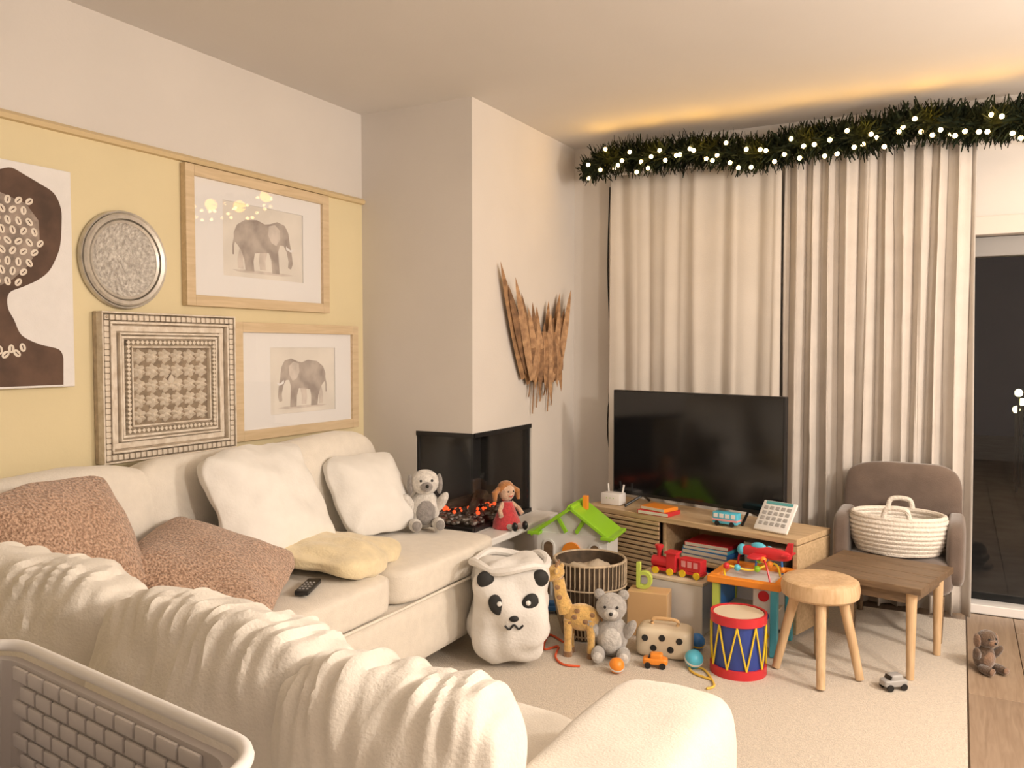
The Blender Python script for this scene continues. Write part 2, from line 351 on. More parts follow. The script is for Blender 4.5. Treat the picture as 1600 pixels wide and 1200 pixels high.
# ------------------------------------------------------------------ left wall pictures
GAP = .0
def picture(name, label, y0, y1, z0, z1, fw, m_frame, inner, flip):
    t = thing(name, label, 'picture', (XL+.001, (y0+y1)/2, (z0+z1)/2), 0, 'framed elephant prints on the cream wall')
    w = y1-y0; h = z1-z0; d = .03
    def q(c, s): return box(new(), c, s, bev=.002)
    obj('frame_side', q((d/2, -w/2+fw/2, 0), (d, fw, h)), m_frame, t, False); obj('frame_side', q((d/2, w/2-fw/2, 0), (d, fw, h)), m_frame, t, False)
    obj('frame_side', q((d/2, 0, h/2-fw/2), (d, w-2*fw, fw)), m_frame, t, False); obj('frame_side', q((d/2, 0, -h/2+fw/2), (d, w-2*fw, fw)), m_frame, t, False)
    obj('backing', box(new(), (.005, 0, 0), (.008, w-2*fw, h-2*fw)), M_mount, t, False)
    iy0, iy1, iz0, iz1 = [a-b for a, b in zip(inner, ((y0+y1)/2, (y0+y1)/2, (z0+z1)/2, (z0+z1)/2))]
    # mount with a bevelled window
    bm = new(); e = .005; x1 = .014
    for c, s in ((((-w/2+fw+iy0)/2, 0), (iy0+w/2-fw, h-2*fw)), (((w/2-fw+iy1)/2, 0), (w/2-fw-iy1, h-2*fw)), (((iy0+iy1)/2, (iz1+h/2-fw)/2), (iy1-iy0, h/2-fw-iz1)), (((iy0+iy1)/2, (iz0-h/2+fw)/2), (iy1-iy0, iz0+h/2-fw))):
        box(bm, (x1-.001, c[0], c[1]), (.004, s[0], s[1]))
    obj('mount', bm, M_mount, t, False)
    pr = obj('print', box(new(), (.0095, (iy0+iy1)/2, (iz0+iz1)/2), (.001, iy1-iy0, iz1-iz0)), M_print, t, False)
    # the elephant, as flat ink shapes printed on the paper
    body = [(.06, .52), (.05, .66), (.10, .80), (.22, .90), (.40, .93), (.52, .88), (.60, .90), (.72, .96), (.84, .92), (.90, .80), (.92, .64), (.95, .46), (.97, .26), (.94, .16), (.89, .18), (.90, .30), (.87, .46), (.82, .56), (.76, .56), (.73, .44), (.74, .24), (.75, .05), (.63, .05), (.62, .26), (.58, .40), (.44, .38), (.36, .36), (.34, .22), (.35, .05), (.22, .05), (.20, .24), (.15, .40), (.11, .46)]
    ear = [(.58, .86), (.68, .90), (.76, .82), (.76, .66), (.70, .54), (.62, .58), (.57, .70)]
    leg2 = [(.44, .40), (.42, .24), (.44, .09), (.53, .09), (.52, .24), (.56, .42)]
    leg3 = [(.14, .44), (.10, .24), (.11, .08), (.19, .08), (.18, .24), (.24, .40)]
    tusk = [(.86, .56), (.93, .50), (1.0, .52), (.94, .46), (.86, .50)]
    tail = [(.06, .62), (.03, .46), (.03, .30), (.05, .30), (.055, .46), (.085, .58)]
    ew = (iy1-iy0)*.80; eh = (iz1-iz0)*.82
    def shape(pts, m, x, name='ink_shape'):
        pp = []
        for a, b in pts:
            if flip: a = 1-a
            pp.append((iy0+(iy1-iy0)*.09+a*ew, iz0+(iz1-iz0)*.05+b*eh))
        o = obj(name, prism(new(), pp, 'x', x, x+.0003), m, pr, False)
    shape(leg2, M_ephl, .0100); shape(leg3, M_ephl, .0100); shape(tail, M_eleph, .0100)
    shape(body, M_eleph, .0101); shape(ear, M_ephl, .0105); shape(tusk, M_mount, .0106)
    sh = [(.02, .05), (.15, .02), (.8, .02), (.98, .05), (.85, .07), (.2, .07)]
    shape(sh, M_ephl, .0099)
    obj('glass', box(new(), (.0185, 0, 0), (.002, w-2*fw+.002, h-2*fw+.002)), M_glass, t, False)
    return t
def inner(u0, v0, u1, v1):
    a = px_x(u0, v0, XL); b = px_x(u1, v1, XL); return (a.y, b.y, b.z, a.z)
i1 = inner(338, 322, 459, 442); picture('framed_print', 'oak-framed elephant print hung right under the picture rail', 2.208, 3.02, 1.416, 1.955, .042, M_oakf, (2.40, 2.86, 1.545, 1.845), False)
picture('framed_print', 'oak-framed elephant print hung beside the carved panel', 2.443, 3.226, .868, 1.360, .042, M_oakf, (2.65, 3.07, .965, 1.255), True)
# portrait canvas
t = thing('portrait_canvas', 'white canvas portrait of a figure in a shell headdress', 'picture', (XL+.001, 1.42, 1.478))
cy, cz = 1.42, 1.478
obj('canvas', box(new(), (.016, 0, 0), (.032, .648, .705), bev=.003), mat('white canvas', (.82, .80, .79), .85, .02, 20, .2, 300), t, False)
sil = [(0, 264), (18, 262), (40, 274), (62, 287), (84, 302), (95, 326), (96, 352), (94, 382), (88, 402), (76, 424), (58, 438), (36, 448), (14, 458), (12, 480), (22, 500), (34, 524), (62, 538), (92, 546), (99, 560), (99, 601)]
pp = [(px_x(u, v, XL+.033).y-cy, px_x(u, v, XL+.033).z-cz) for u, v in sil]
pp = [(q_.x, q_.y) for q_ in smooth_path([(a_, b_, 0) for a_, b_ in pp[:-1]], 4)]+pp[-1:]
pp = pp+[(-.315, pp[-1][1]), (-.315, -.12), (-.20, -.04), (-.27, .10), (-.27, .24), (-.20, .33), (-.10, .345)]
obj('figure', prism(new(), pp, 'x', .0322, .0328), M_skin, t, False)
scr = [(0, 300), (40, 318), (60, 345), (62, 385), (44, 415), (20, 436), (0, 446)]
pp = [(px_x(u, v, XL+.033).y-cy, px_x(u, v, XL+.033).z-cz) for u, v in scr]+[(-.22, -.02), (-.24, .12), (-.18, .22)]
obj('headdress', prism(new(), pp, 'x', .0328, .0333), mat('grey brown print', (.30, .24, .20), .7, .35, 25), t, False)
shell = None
pts = []
for r_ in range(9):
    for c_ in range(7):
        u = -40+c_*17+(r_ % 2)*8; v = 305+r_*16+c_*2
        if u > 70-abs(r_-3.5)*7: continue
        pts.append((u, v))
for k in range(6): pts.append((-10+k*9, 540+((k*7) % 16)))
for u, v in pts:
    p = px_x(u, v, XL+.033); pos = (.0342, p.y-cy, p.z-cz)
    if shell is None:
        bm = new(); sph(bm, (0, 0, 0), (.0012, .010, .014), 10); shell = obj('shell', bm, M_shell, t); shell.location = pos; shell.rotation_euler = (random.uniform(-1, 1), 0, 0)
        bm = new(); box(bm, (.0013, 0, 0), (.0006, .003, .014)); slit = obj('slit', bm, M_skin, shell, False)
    else:
        o = share(shell, pos, (random.uniform(-1, 1), 0, 0)); s2 = slit.copy(); C.objects.link(s2); s2.parent = o
# round plate
pc = (XL+.001, 1.953, 1.563)
t = thing('wall_plate', 'round mottled silver plate with a ridged rim on the wall', 'plate', pc)
ry = R(0, 90, 0)
obj('dish', lathe(new(), [(0, .006), (.06, .008), (.11, .012), (.128, .018), (.128, .004), (0, .002)], n=48, rot=ry), M_plate, t)
for r_, w_, h_ in ((.137, .009, .024), (.156, .012, .030), (.170, .006, .022)):
    obj('rim_ring', lathe(new(), [(r_-w_, .004), (r_-w_, h_-.004), (r_, h_), (r_+w_*.5, h_-.006), (r_+w_*.5, .004), (r_-w_, .004)], n=56, rot=ry), M_rim, t)
# carved panel
y0, y1, z0, z1 = 1.832, 2.424, .852, 1.379
t = thing('carved_panel', 'square whitewashed carved wood panel with beaded borders', 'carving', (XL+.001, (y0+y1)/2, (z0+z1)/2))
w = y1-y0; h = z1-z0
obj('back_board', box(new(), (.012, 0, 0), (.024, w, h), bev=.003), M_washd, t, False)
def ring(inset, width, x0, x1, m, name):
    for c, s in (((0, h/2-inset-width/2), (w-2*inset, width)), ((0, -h/2+inset+width/2), (w-2*inset, width)), ((-w/2+inset+width/2, 0), (width, h-2*inset-2*width)), ((w/2-inset-width/2, 0), (width, h-2*inset-2*width))):
        obj(name, box(new(), ((x0+x1)/2, c[0], c[1]), (x1-x0, s[0], s[1]), bev=.002), m, t, False)
ring(0, .006, .02, .052, M_wash, 'edge_moulding'); ring(.034, .008, .02, .05, M_wash, 'moulding'); ring(.048, .020, .02, .034, M_wash, 'moulding'); ring(.072, .007, .02, .046, M_wash, 'moulding'); ring(.084, .009, .02, .040, M_wash, 'moulding'); ring(.120, .006, .02, .044, M_wash, 'moulding')
stud = None
def put(src, pos, rot=(0, 0, 0), sc=(1, 1, 1)): return share(src, pos, rot, sc)
def border(inset, n, src):
    for k in range(n):
        for a, b in ((-w/2+inset+(w-2*inset)*k/n, h/2-inset), (w/2-inset-(w-2*inset)*k/n, -h/2+inset), (-w/2+inset, -h/2+inset+(h-2*inset)*k/n), (w/2-inset, h/2-inset-(h-2*inset)*k/n)):
            put(src, (.036, a, b))
bm = new(); box(bm, (0, 0, 0), (.026, .019, .019), bev=.003); stud = obj('stud', bm, M_wash, t, False, loc=(.036, -w/2+.020, h/2-.020))
bm = new(); sph(bm, (.013, 0, 0), (.004, .005, .005), 8); obj('stud_eye', bm, M_washd, stud)
border(.020, 24, stud)
bm = new(); box(bm, (0, 0, 0), (.022, .013, .013), R(45, 0, 0), bev=.002); bead = obj('bead', bm, M_wash, t, False, loc=(.034, -w/2+.106, h/2-.106)); border(.106, 20, bead)
# carved foliage in the middle
bm = new()
pl_ = [(0, 0), (.010, .008), (.014, .020), (.009, .032), (0, .040), (-.009, .032), (-.014, .020), (-.010, .008)]
lo = [bm.verts.new((0, a, b)) for a, b in pl_]; hi = bm.verts.new((.016, 0, .022))
for k in range(8): bm.faces.new((lo[k], lo[(k+1) % 8], hi))
leaf = obj('carved_leaf', bm, M_wash, t, True, loc=(.030, 0, 0))
bm = new(); sph(bm, (0, 0, 0), (.016, .011, .011), 10); boss = obj('carved_boss', bm, M_wash, t, loc=(.028, 0, -.004))
obj('centre_field', box(new(), (.0245, 0, 0), (.003, w-.25, h-.25)), mat('dark carving recess', (.27, .21, .15), .9, .2, 40), t, False)
cw = w-2*.130; ch = h-2*.130
nx, nz = 6, 5
for i in range(nx):
    for j in range(nz):
        a = -cw/2+(i+.5)*cw/nx; b = -ch/2+(j+.5)*ch/nz
        if i or j: put(boss, (.028, a, b))
        for k in range(6):
            an = k*math.pi/3+(.3 if (i+j) % 2 else 0)
            put(leaf, (.024, a, b), (an, 0, 0), (1.35, .80, .76))
# ------------------------------------------------------------------ dried palm fan on the far left wall
pm = thing('dried_palm_fan', 'brown dried palm leaf fan hanging tips-up on the white wall', 'wall hanging', (XB+.002, 3.94, 1.20))
def blade(y0_, z0_, y1_, z1_, wd, x=.02):
    bm = new(); a = Vector((y0_, z0_)); b = Vector((y1_, z1_)); d = (b-a); n_ = Vector((-d.y, d.x)).normalized(); ps = []
    L_ = [bm.verts.new((0, 0, 0)) for _ in range(0)]
    rows = []
    for k in range(13):
        t_ = k/12; p_ = a+d*t_; ww = max(.0006, wd*math.sin(math.pi*(.14+.86*t_))**.75)
        xx = x+.010*math.sin(t_*3)+.01
        th_ = .009*min(1, ww/wd+.03)
        rows.append((bm.verts.new((xx-th_, p_.x-n_.x*ww, p_.y-n_.y*ww)), bm.verts.new((xx+th_, p_.x, p_.y)), bm.verts.new((xx-th_, p_.x+n_.x*ww, p_.y+n_.y*ww)), bm.verts.new((xx-th_*1.5, p_.x, p_.y))))
    for r0, r1 in zip(rows, rows[1:]):
        for k in range(4): bm.faces.new((r0[k], r1[k], r1[(k+1) % 4], r0[(k+1) % 4]))
    return obj('palm_blade', bm, M_palms[len(pm.children) % 3], pm)
rp = random.Random(5)
for i in range(19):
    t_ = i/18; bx_ = -.17+.36*t_; bz_ = -.10+.03*math.sin(i*1.7)
    tx = -.42+.80*t_+rp.uniform(-.015, .015); tz = (.47, .36, .40, .30, .33, .26, .22, .29, .20, .27, .19, .25, .31, .22, .30, .36, .27, .38, .30)[i]
    blade(bx_, bz_, tx, tz, rp.uniform(.032, .042), .012+.016*(i % 3))
for i in range(13):
    a_ = -.19+i*.034; blade(.6*a_+.02, .14, a_+.02, -.13-.035*((i*5) % 4)+.06*abs(i-6)/6, .028, .040+.008*(i % 2))
for i in range(7):
    y_ = -.10+i*.045; o = obj('palm_strand', tube(new(), [(.02, y_, -.10), (.016, y_+.006, -.17), (.014, y_-.004, -.20-.03*((i*3) % 4))], .0035, 5), M_palm, pm)

# ------------------------------------------------------------------ curtains, pole, garland, cable
YC = 4.345
pole = thing('curtain_pole', 'white curtain pole fixed above the glazed door', 'curtain pole', (-.3, YC, 2.215))
obj('rod', cyl(new(), (-1.47, 0, 0), .014, 2.95, rot=R(0, 90, 0)), M_hrim, pole)
for s in (-1.47, 1.48): obj('finial', sph(new(), (s, 0, 0), .024), M_hrim, pole)
for x in (-1.30, 1.30): obj('bracket', box(new(), (x, .05, 0), (.02, .10, .03), bev=.003), M_hrim, pole, False)
def curtain(label, x0, x1, amp, waves, seed, m, zt=2.20, zb=.022):
    nx, nz = 220, 26; bm = new(); rows = []
    for j in range(nz+1):
        tz = j/nz; z = zt+(zb-zt)*tz; row = []
        for i in range(nx+1):
            t_ = i/nx; ph = waves*2*math.pi*t_+2.2*noise.noise(Vector((t_*5, seed, tz*.7)))
            a = amp*(.55+.45*tz)*(1+.5*noise.noise(Vector((t_*7, seed+4, .3*tz))))
            y = a*math.sin(ph)+a*.35*math.sin(2.3*ph+seed+tz)
            x = x0+(x1-x0)*t_+.35*a*math.sin(2*ph)
            row.append(bm.verts.new((x, y, z)))
        rows.append(row)
    for j in range(nz):
        for i in range(nx): bm.faces.new((rows[j][i], rows[j][i+1], rows[j+1][i+1], rows[j+1][i]))
    o = obj('curtain', bm, m, None, True, loc=(0, YC, 0))
    md = o.modifiers.new('thickness', 'SOLIDIFY'); md.thickness = .003
    return tag(o, label, 'curtain')
curtain('greige linen curtain with deep folds drawn beside the glazed door', -.79, .05, .046, 10.5, 2, M_curt)
curtain('greige linen curtain hanging almost flat behind the television', -1.72, -.805, .014, 5, 9, M_curt2)
cb = obj('hanging_cable', tube(new(), smooth_path([(-1.76, 4.435, 2.16), (-1.77, 4.436, 1.7), (-1.752, 4.436, 1.2), (-1.765, 4.43, .8), (-1.74, 4.425, .55), (-1.77, 4.40, .35)]), .004, 6), M_blackm)
tag(cb, 'thin dark light cable running down the wall from the garland', 'cable')
gt = thing('lit_garland', 'dark fir garland with warm fairy lights draped over the curtain pole', 'garland', (-.3, 4.19, 2.232))
bm = new(); rnd = random.Random(3)
gx0, gx1 = -1.52, 1.75
def gpath(x): return Vector((x, .012*math.sin(x*7), .022*math.sin(x*5+1)+.012*math.sin(x*13)))
for i in range(11000):
    x = rnd.uniform(gx0, gx1); e = min(1, (x-gx0)/.12+.35); c = gpath(x); an = rnd.uniform(0, 2*math.pi)
    L_ = rnd.uniform(.07, .13)*e; d = Vector((rnd.uniform(-.7, .7), math.cos(an)*.7, math.sin(an))).normalized()
    p0 = c+d*rnd.uniform(0, .05); p1 = p0+d*L_*.62; s_ = d.cross(Vector((rnd.random(), rnd.random(), rnd.random()))).normalized()*rnd.uniform(.0035, .0075)
    if p1.z+2.232 > 2.385 or max(p0.y, p1.y) > .065: continue
    v = [bm.verts.new(p0-s_), bm.verts.new(p0+s_), bm.verts.new(p1+s_*.4), bm.verts.new(p1-s_*.4)]; bm.faces.new(v)
f_ = obj('foliage', bm, M_leaf, gt, False); f_['kind'] = 'stuff'
obj('core_wire', tube(new(), [gpath(gx0+(gx1-gx0)*k/60) for k in range(61)], .035, 8), M_leaf, gt)
bulb = None
for i in range(92):
    x = gx0+.03+(gx1-gx0-.06)*(i+rnd.random()*.8)/92; an = rnd.uniform(-2.6, .6); c = gpath(x); rr = rnd.uniform(.05, .095)
    p = c+Vector((0, -abs(math.cos(an))*rr, math.sin(an)*rr*.95))
    if bulb is None:
        bulb = obj('bulb', sph(new(), (0, 0, 0), .0105, 8), M_bulb, gt, loc=p)
    else: share(bulb, p)
for k in range(13):
    l = bpy.data.lights.new('bulb_glow', 'POINT'); l.energy = .62; l.color = (1, .50, .05); l.shadow_soft_size = .04
    o = bpy.data.objects.new('bulb_glow', l); C.objects.link(o); o.parent = gt; x = -1.35+k*.25; o.location = gpath(x)+Vector((0, -.09, .010))

# ------------------------------------------------------------------ corner sofa
sf = thing('corner_sofa', 'big cream fabric corner sofa with loose gathered back cushions', 'sofa', (-2.0, 1.6, G0))
def SP(name, bm, m=M_cream): return obj(name, bm, m, sf)
def L(x, y, z): return (x+2.0, y-1.6, z-G0)
AY0, AY1, AX1 = .90, 1.66, -.36          # section with its back to the camera
BX1, BY1 = -1.74, 3.13                   # section along the left wall
SP('base', cushion(new(), L((-2.58+AX1-.0)/2, (AY0+.03+AY1)/2, .20), (AX1+2.58, AY1-AY0-.03, .24), 18, cuts=6))
SP('base', cushion(new(), L((-2.58+BX1)/2, (AY1+BY1)/2+.01, .20), (BX1+2.58, BY1-AY1-.02, .24), 18, cuts=6))
for x, y in ((-.42, 1.6), (-.42, .97), (-2.5, .97), (-1.80, 3.06), (-2.5, 3.06), (-1.80, 1.75)):
    obj('leg', cyl(new(), L(x, y, G0), .018, .09, 12, .024), M_darkwood, sf)
SP('back_frame', cushion(new(), L((-2.56-.62)/2, AY0+.055, .30), (1.92, .11, .42), 12, cuts=8, wob=.006, seed=4))
SP('back_frame', cushion(new(), L(-2.555, (AY0+BY1)/2, .42), (.11, BY1-AY0, .60), 12, cuts=8))
# seat cushions
SP('seat_cushion', cushion(new(), L(-1.21, 1.345, .385), (1.06, .63, .155), 9, .12, cuts=16, wob=.006, seed=1))
SP('seat_cushion', cushion(new(), L(-2.12, 1.345, .385), (.76, .63, .155), 9, .12, cuts=12, wob=.006, seed=2))
SP('seat_cushion', cushion(new(), L(-2.125, 2.025, .385), (.78, .71, .155), 9, .12, cuts=14, wob=.006, seed=3))
SP('seat_cushion', cushion(new(), L(-2.125, 2.755, .385), (.78, .73, .155), 9, .12, cuts=14, wob=.006, seed=5))
SP('piping', tube(new(), [L(-1.732, 1.70, .325), L(-1.730, 2.4, .323), L(-1.732, 3.10, .325)], .006, 6))
# right arm
SP('arm', cushion(new(), L(-.485, 1.30, .34), (.27, .68, .52), 6, cuts=16, wob=.008, seed=6))
# back cushions: gathered loose ones whose backs face the camera
for i, (xc, wd, yc, zc, hh, rz, tilt) in enumerate(((-1.93, .86, 1.11, .535, .50, 3, 7), (-1.23, .62, 1.09, .525, .49, -2, 6), (-.79, .42, 1.06, .505, .47, 2, 6))):
    o = SP('back_cushion', cushion(new(), (0, 0, 0), (wd, .24, hh), 4.2, .22, wob=.018, ws=5, seed=11+i, gather=.012, cuts=52, axis=1), M_cush)
    o.location = L(xc, yc, zc); o.rotation_euler = (math.radians(-tilt), 0, math.radians(rz))
for i, (yc, wd) in enumerate(((1.52, .70), (2.10, .62), (2.74, .66))):
    o = SP('back_cushion', cushion(new(), (0, 0, 0), (.22, wd, .44), 4.5, .2, wob=.012, ws=5, seed=21+i, cuts=18, axis=0), M_cush)
    o.location = L(-2.40, yc, .66); o.rotation_euler = (0, math.radians(-9), 0)
# scatter cushions and blanket
def pillow(label, pos, size, rot, m, seed, cat='cushion', k=6, thin=.82, wob=.012):
    bm = cushion(new(), (0, 0, 0), size, k, thin, wob=wob, ws=7, seed=seed, cuts=24)
    o = obj('scatter_cushion', bm, m, None, True, loc=pos, rot=tuple(math.radians(a) for a in rot)); return tag(o, label, cat)
pillow('tan boucle scatter cushion propped up in the sofa corner', (-2.12, 1.40, .690), (.42, .42, .16), (8, 62, 12), M_boucle, 31)
pillow('tan boucle scatter cushion lying flat on the sofa seat', (-2.02, 1.80, .580), (.46, .46, .15), (8, 18, 32), M_boucle, 32)
pillow('large white crumpled scatter cushion leaning on the sofa back', (-2.17, 2.20, .690), (.46, .52, .19), (0, 62, 4), M_pillow, 33, wob=.022)
pillow('small white scatter cushion at the sofa end by the fire', (-2.19, 2.80, .640), (.36, .40, .15), (0, 60, -8), M_pillow, 34)
bm = cushion(new(), (0, 0, 0), (.40, .46, .10), 5, .35, wob=.03, ws=6, seed=41, cuts=24)
bl = obj('folded_blanket', bm, M_yelthrow, None, True, loc=(-2.0, 2.33, .512), rot=(math.radians(-3), math.radians(8), math.radians(14))); tag(bl, 'pale yellow blanket folded on the sofa seat before the white cushion', 'blanket')
rc = thing('remote_control', 'slim black remote control on the sofa seat beside the boucle cushion', 'remote', (-1.86, 2.05, .4655), 25)
obj('body', box(new(), (0, 0, .008), (.045, .15, .016), bev=.004), M_black, rc); 
for a in range(3):
    for b in range(4): obj('button', cyl(new(), (-.012+.012*a, -.05+.024*b, .016), .004, .002, 8), M_grey, rc)

# ------------------------------------------------------------------ laundry hamper in front of the camera's left
hm = thing('laundry_hamper', 'tall grey rattan-effect laundry hamper with a white rim', 'hamper', (-1.09, .520, G0), -7.5)
HW, HD, HZ = .70, .50, .755
def rrect(w, d, r, n=6):
    out = []
    for cx, cy_, a0 in ((w/2-r, d/2-r, 0), (-w/2+r, d/2-r, 90), (-w/2+r, -d/2+r, 180), (w/2-r, -d/2+r, 270)):
        for k in range(n+1): a = math.radians(a0+90*k/n); out.append((cx+r*math.cos(a), cy_+r*math.sin(a)))
    return out
bm = new(); levels = [(0, HW-.10, HD-.10), (HZ-.02, HW-.02, HD-.02)]; inn = [(.02, HW-.125, HD-.125), (HZ-.02, HW-.045, HD-.045)]
def loop(z, w_, d_): return [bm.verts.new((a, b, z)) for a, b in rrect(w_, d_, .07)]
o0, o1 = [loop(*l_) for l_ in levels]; i0, i1 = [loop(*l_) for l_ in inn]; n = len(o0)
for a, b in ((o0, o1), (o1, i1), (i1, i0)):
    for k in range(n): bm.faces.new((a[k], a[(k+1) % n], b[(k+1) % n], b[k]))
bm.faces.new(o0[::-1]); bm.faces.new(i0)
obj('body', bm, M_hampd, hm, False)
pts_ = [(a, b, HZ-.006) for a, b in rrect(HW, HD, .08, 8)]; bm = new(); tube(bm, pts_+[pts_[0]], .0095, 10, False); obj('rim', bm, M_hrim, hm)
bw, bh = .046, .022
brick = None
for row in range(11):
    z = HZ-.036-row*(bh+.004); half = (HW-.045)/2-.060-row*.0022
    nb = int(2*half/(bw+.005))+1; off = (row % 2)*.5*(bw+.005)
    for k in range(nb):
        x = -half+off+(k+.5)*(bw+.005)
        if x > half: continue
        yin = (HD-.045)/2-.040*(HZ-.02-z)/(HZ-.04)
        for sgn in (1,) if row > 1 else (1, -1):
            pos = (x, sgn*(yin-.0025), z)
            if brick is None: brick = obj('weave_block', box(new(), (0, 0, 0), (bw, .007, bh), bev=.003), M_hamp, hm, True, loc=pos)
            else: share(brick, pos)
brick2 = None
for row in range(6):
    z = HZ-.036-row*(bh+.004); half = (HD-.045)/2-.08-row*.0022; nb = int(2*half/(bw+.005)); off = (row % 2)*.5*(bw+.005)
    for k in range(nb):
        y = -half+off+(k+.5)*(bw+.005)
        if y > half: continue
        for sg in (1, -1):
            pos = (sg*((HW-.045)/2-.040*(HZ-.02-z)/(HZ-.04)-.0025), y, z)
            if brick2 is None: brick2 = obj('weave_block', box(new(), (0, 0, 0), (.007, bw, bh), bev=.003), M_hamp, hm, True, loc=pos)
            else: share(brick2, pos)
# laundry inside
lt = obj('crumpled_laundry', cushion(new(), (0, 0, 0), (.49, .33, .30), 4, .2, wob=.05, ws=9, seed=51, cuts=26), mat('grey marl cotton', (.46, .42, .40), .95, .1, 40, .3, 150), None, True, loc=(-1.13, .51, .34)); tag(lt, 'heap of crumpled grey laundry in the hamper', 'laundry')

# ------------------------------------------------------------------ tv stand and television
TA = -16.4
ts = thing('tv_stand', 'low oak television stand with a slatted door and open shelves', 'tv stand', (-1.10, 3.955, G0), TA)
SW, SD, SH = 1.16, .33, .43
def tb(name, c, s, m=M_oak, par=None): return obj(name, box(new(), c, s, bev=.003), m, par or ts, False)
tb('top', (0, 0, SH-.013), (SW, SD, .026)); tb('bottom', (0, 0, .06), (SW-.04, SD-.02, .022)); tb('back', (0, SD/2-.008, .24), (SW-.04, .010, .34))
for x in (-SW/2+.011, SW/2-.011): tb('side', (x, 0, .21), (.022, SD-.01, .40-.02))
for x in (-.10,): tb('divider', (x, .005, .24), (.02, SD-.03, .34))
tb('shelf', (.235, .005, .235), (.63, SD-.04, .018))
for x in (-SW/2+.05, SW/2-.05):
    for y in (-SD/2+.04, SD/2-.04): obj('leg', cyl(new(), (x, y, 0), .016, .05, 12), M_oak, ts)
dr = tb('slatted_door', (-.335, -SD/2+.004, .24), (.44, .006, .335), M_darkwood)
sl = None
for k in range(15):
    pos = (-.335, -SD/2-.003, .083+k*.0222)
    if sl is None: sl = obj('slat', box(new(), (0, 0, 0), (.44, .010, .0145), bev=.002), M_oak, dr, False, loc=pos)
    else: share(sl, pos)
obj('knob', sph(new(), (-.15, -SD/2-.016, .25), .010, 10), M_darkwood, ts)
tv = thing('television', 'flat black television on the oak stand before the curtain', 'television', (-1.145, 3.985, G0+SH+.001), TA)
TW, TH_ = .965, .545
obj('panel', box(new(), (0, .012, .045+TH_/2), (TW, .030, TH_), bev=.004), M_black, tv, False)
obj('screen', box(new(), (0, -.0035, .050+TH_/2), (TW-.018, .002, TH_-.026)), M_screen, tv, False)
for s in (-1, 1): 
    bm = new(); tube(bm, [(s*.33, -.10, .006), (s*.30, .012, .05), (s*.33, .11, .006)], .007, 8); obj('foot', bm, M_black, tv)
cs, sn = math.cos(math.radians(TA)), math.sin(math.radians(TA))
def ST(x, y, z): return (-1.10+x*cs-y*sn, 3.955+x*sn+y*cs, G0+z)
wr = thing('wifi_router', 'white box router with stub aerials at the stand end', 'router', ST(-.475, -.06, SH+.0008), TA+10)
obj('case', box(new(), (0, 0, .030), (.11, .075, .060), bev=.006), M_hrim, wr)
for x in (-.04, .04): obj('aerial', tube(new(), [(x, .025, .055), (x*1.15, .03, .10)], .005, 8), M_hrim, wr)
for x in (-.02, 0, .02): obj('status_light', sph(new(), (x, -.0375, .036), .0025, 6), LIME, wr)
# books and boxes in the open bays
def book(label, x, y, z, s, m, rz=0, name='book', cat='book'):
    t = thing(name, label, cat, ST(x, y, z), TA+rz)
    obj('cover', box(new(), (0, 0, s[2]/2), s, bev=.0015), m, t, False)
    obj('pages', box(new(), (.002, -.0015, s[2]/2), (s[0]-.006, s[1], s[2]*.68)), mat('book pages', (.75, .70, .60), .9), t, False)
    return t
bk = [(RED, 'red'), (WHT, 'white'), (NAVY, 'navy'), (TEAL, 'teal'), (CRM, 'cream'), (BLU, 'blue'), (ORG, 'orange'), (GRY, 'grey'), (PNK, 'pink'), (YEL, 'yellow')]
z = .0718
for i in range(6):
    hgt = (.022, .016, .028, .018, .024, .014)[i]; book('%s book in the flat stack on the lower stand shelf' % bk[i][1], .06, -.03, z, (.24-.012*(i % 3), .18, hgt), bk[i][0], (i*7) % 5-2); z += hgt+.0004
z = .0718
for i in range(5):
    hgt = (.030, .018, .022, .026, .016)[i]; m, nme = bk[(i*3+6) % 10]; book('%s book in the taller pile at the shelf end' % nme, .36, -.03, z, (.22-.015*(i % 2), .17, hgt), m, 3-(i*5) % 7); z += hgt+.0004
z = .2448
for i in range(4):
    hgt = (.02, .024, .016, .02)[i]; m, nme = [(GRY, 'grey'), (BLU, 'blue'), (CYA, 'cyan'), (RED, 'red')][i]; book('%s book lying on the upper stand shelf' % nme, .10, -.02, z, (.25-.01*i, .19, hgt), m, i*3-3); z += hgt+.0004
bx = thing('storage_box', 'small grey lidded box on the upper stand shelf', 'box', ST(.40, 0, .2448), TA)
obj('body', box(new(), (0, 0, .05), (.20, .20, .10), bev=.004), mat('grey marbled card', (.30, .29, .29), .8, .5, 30), bx, False); obj('lid', box(new(), (0, 0, .112), (.206, .206, .022), bev=.003), mat('grey card lid', (.42, .40, .39), .8), bx, False)

# ------------------------------------------------------------------ toys
def eyes(par, pts, r=.006, m=M_black):
    for p in pts: obj('eye', sph(new(), p, r, 8), m, par)
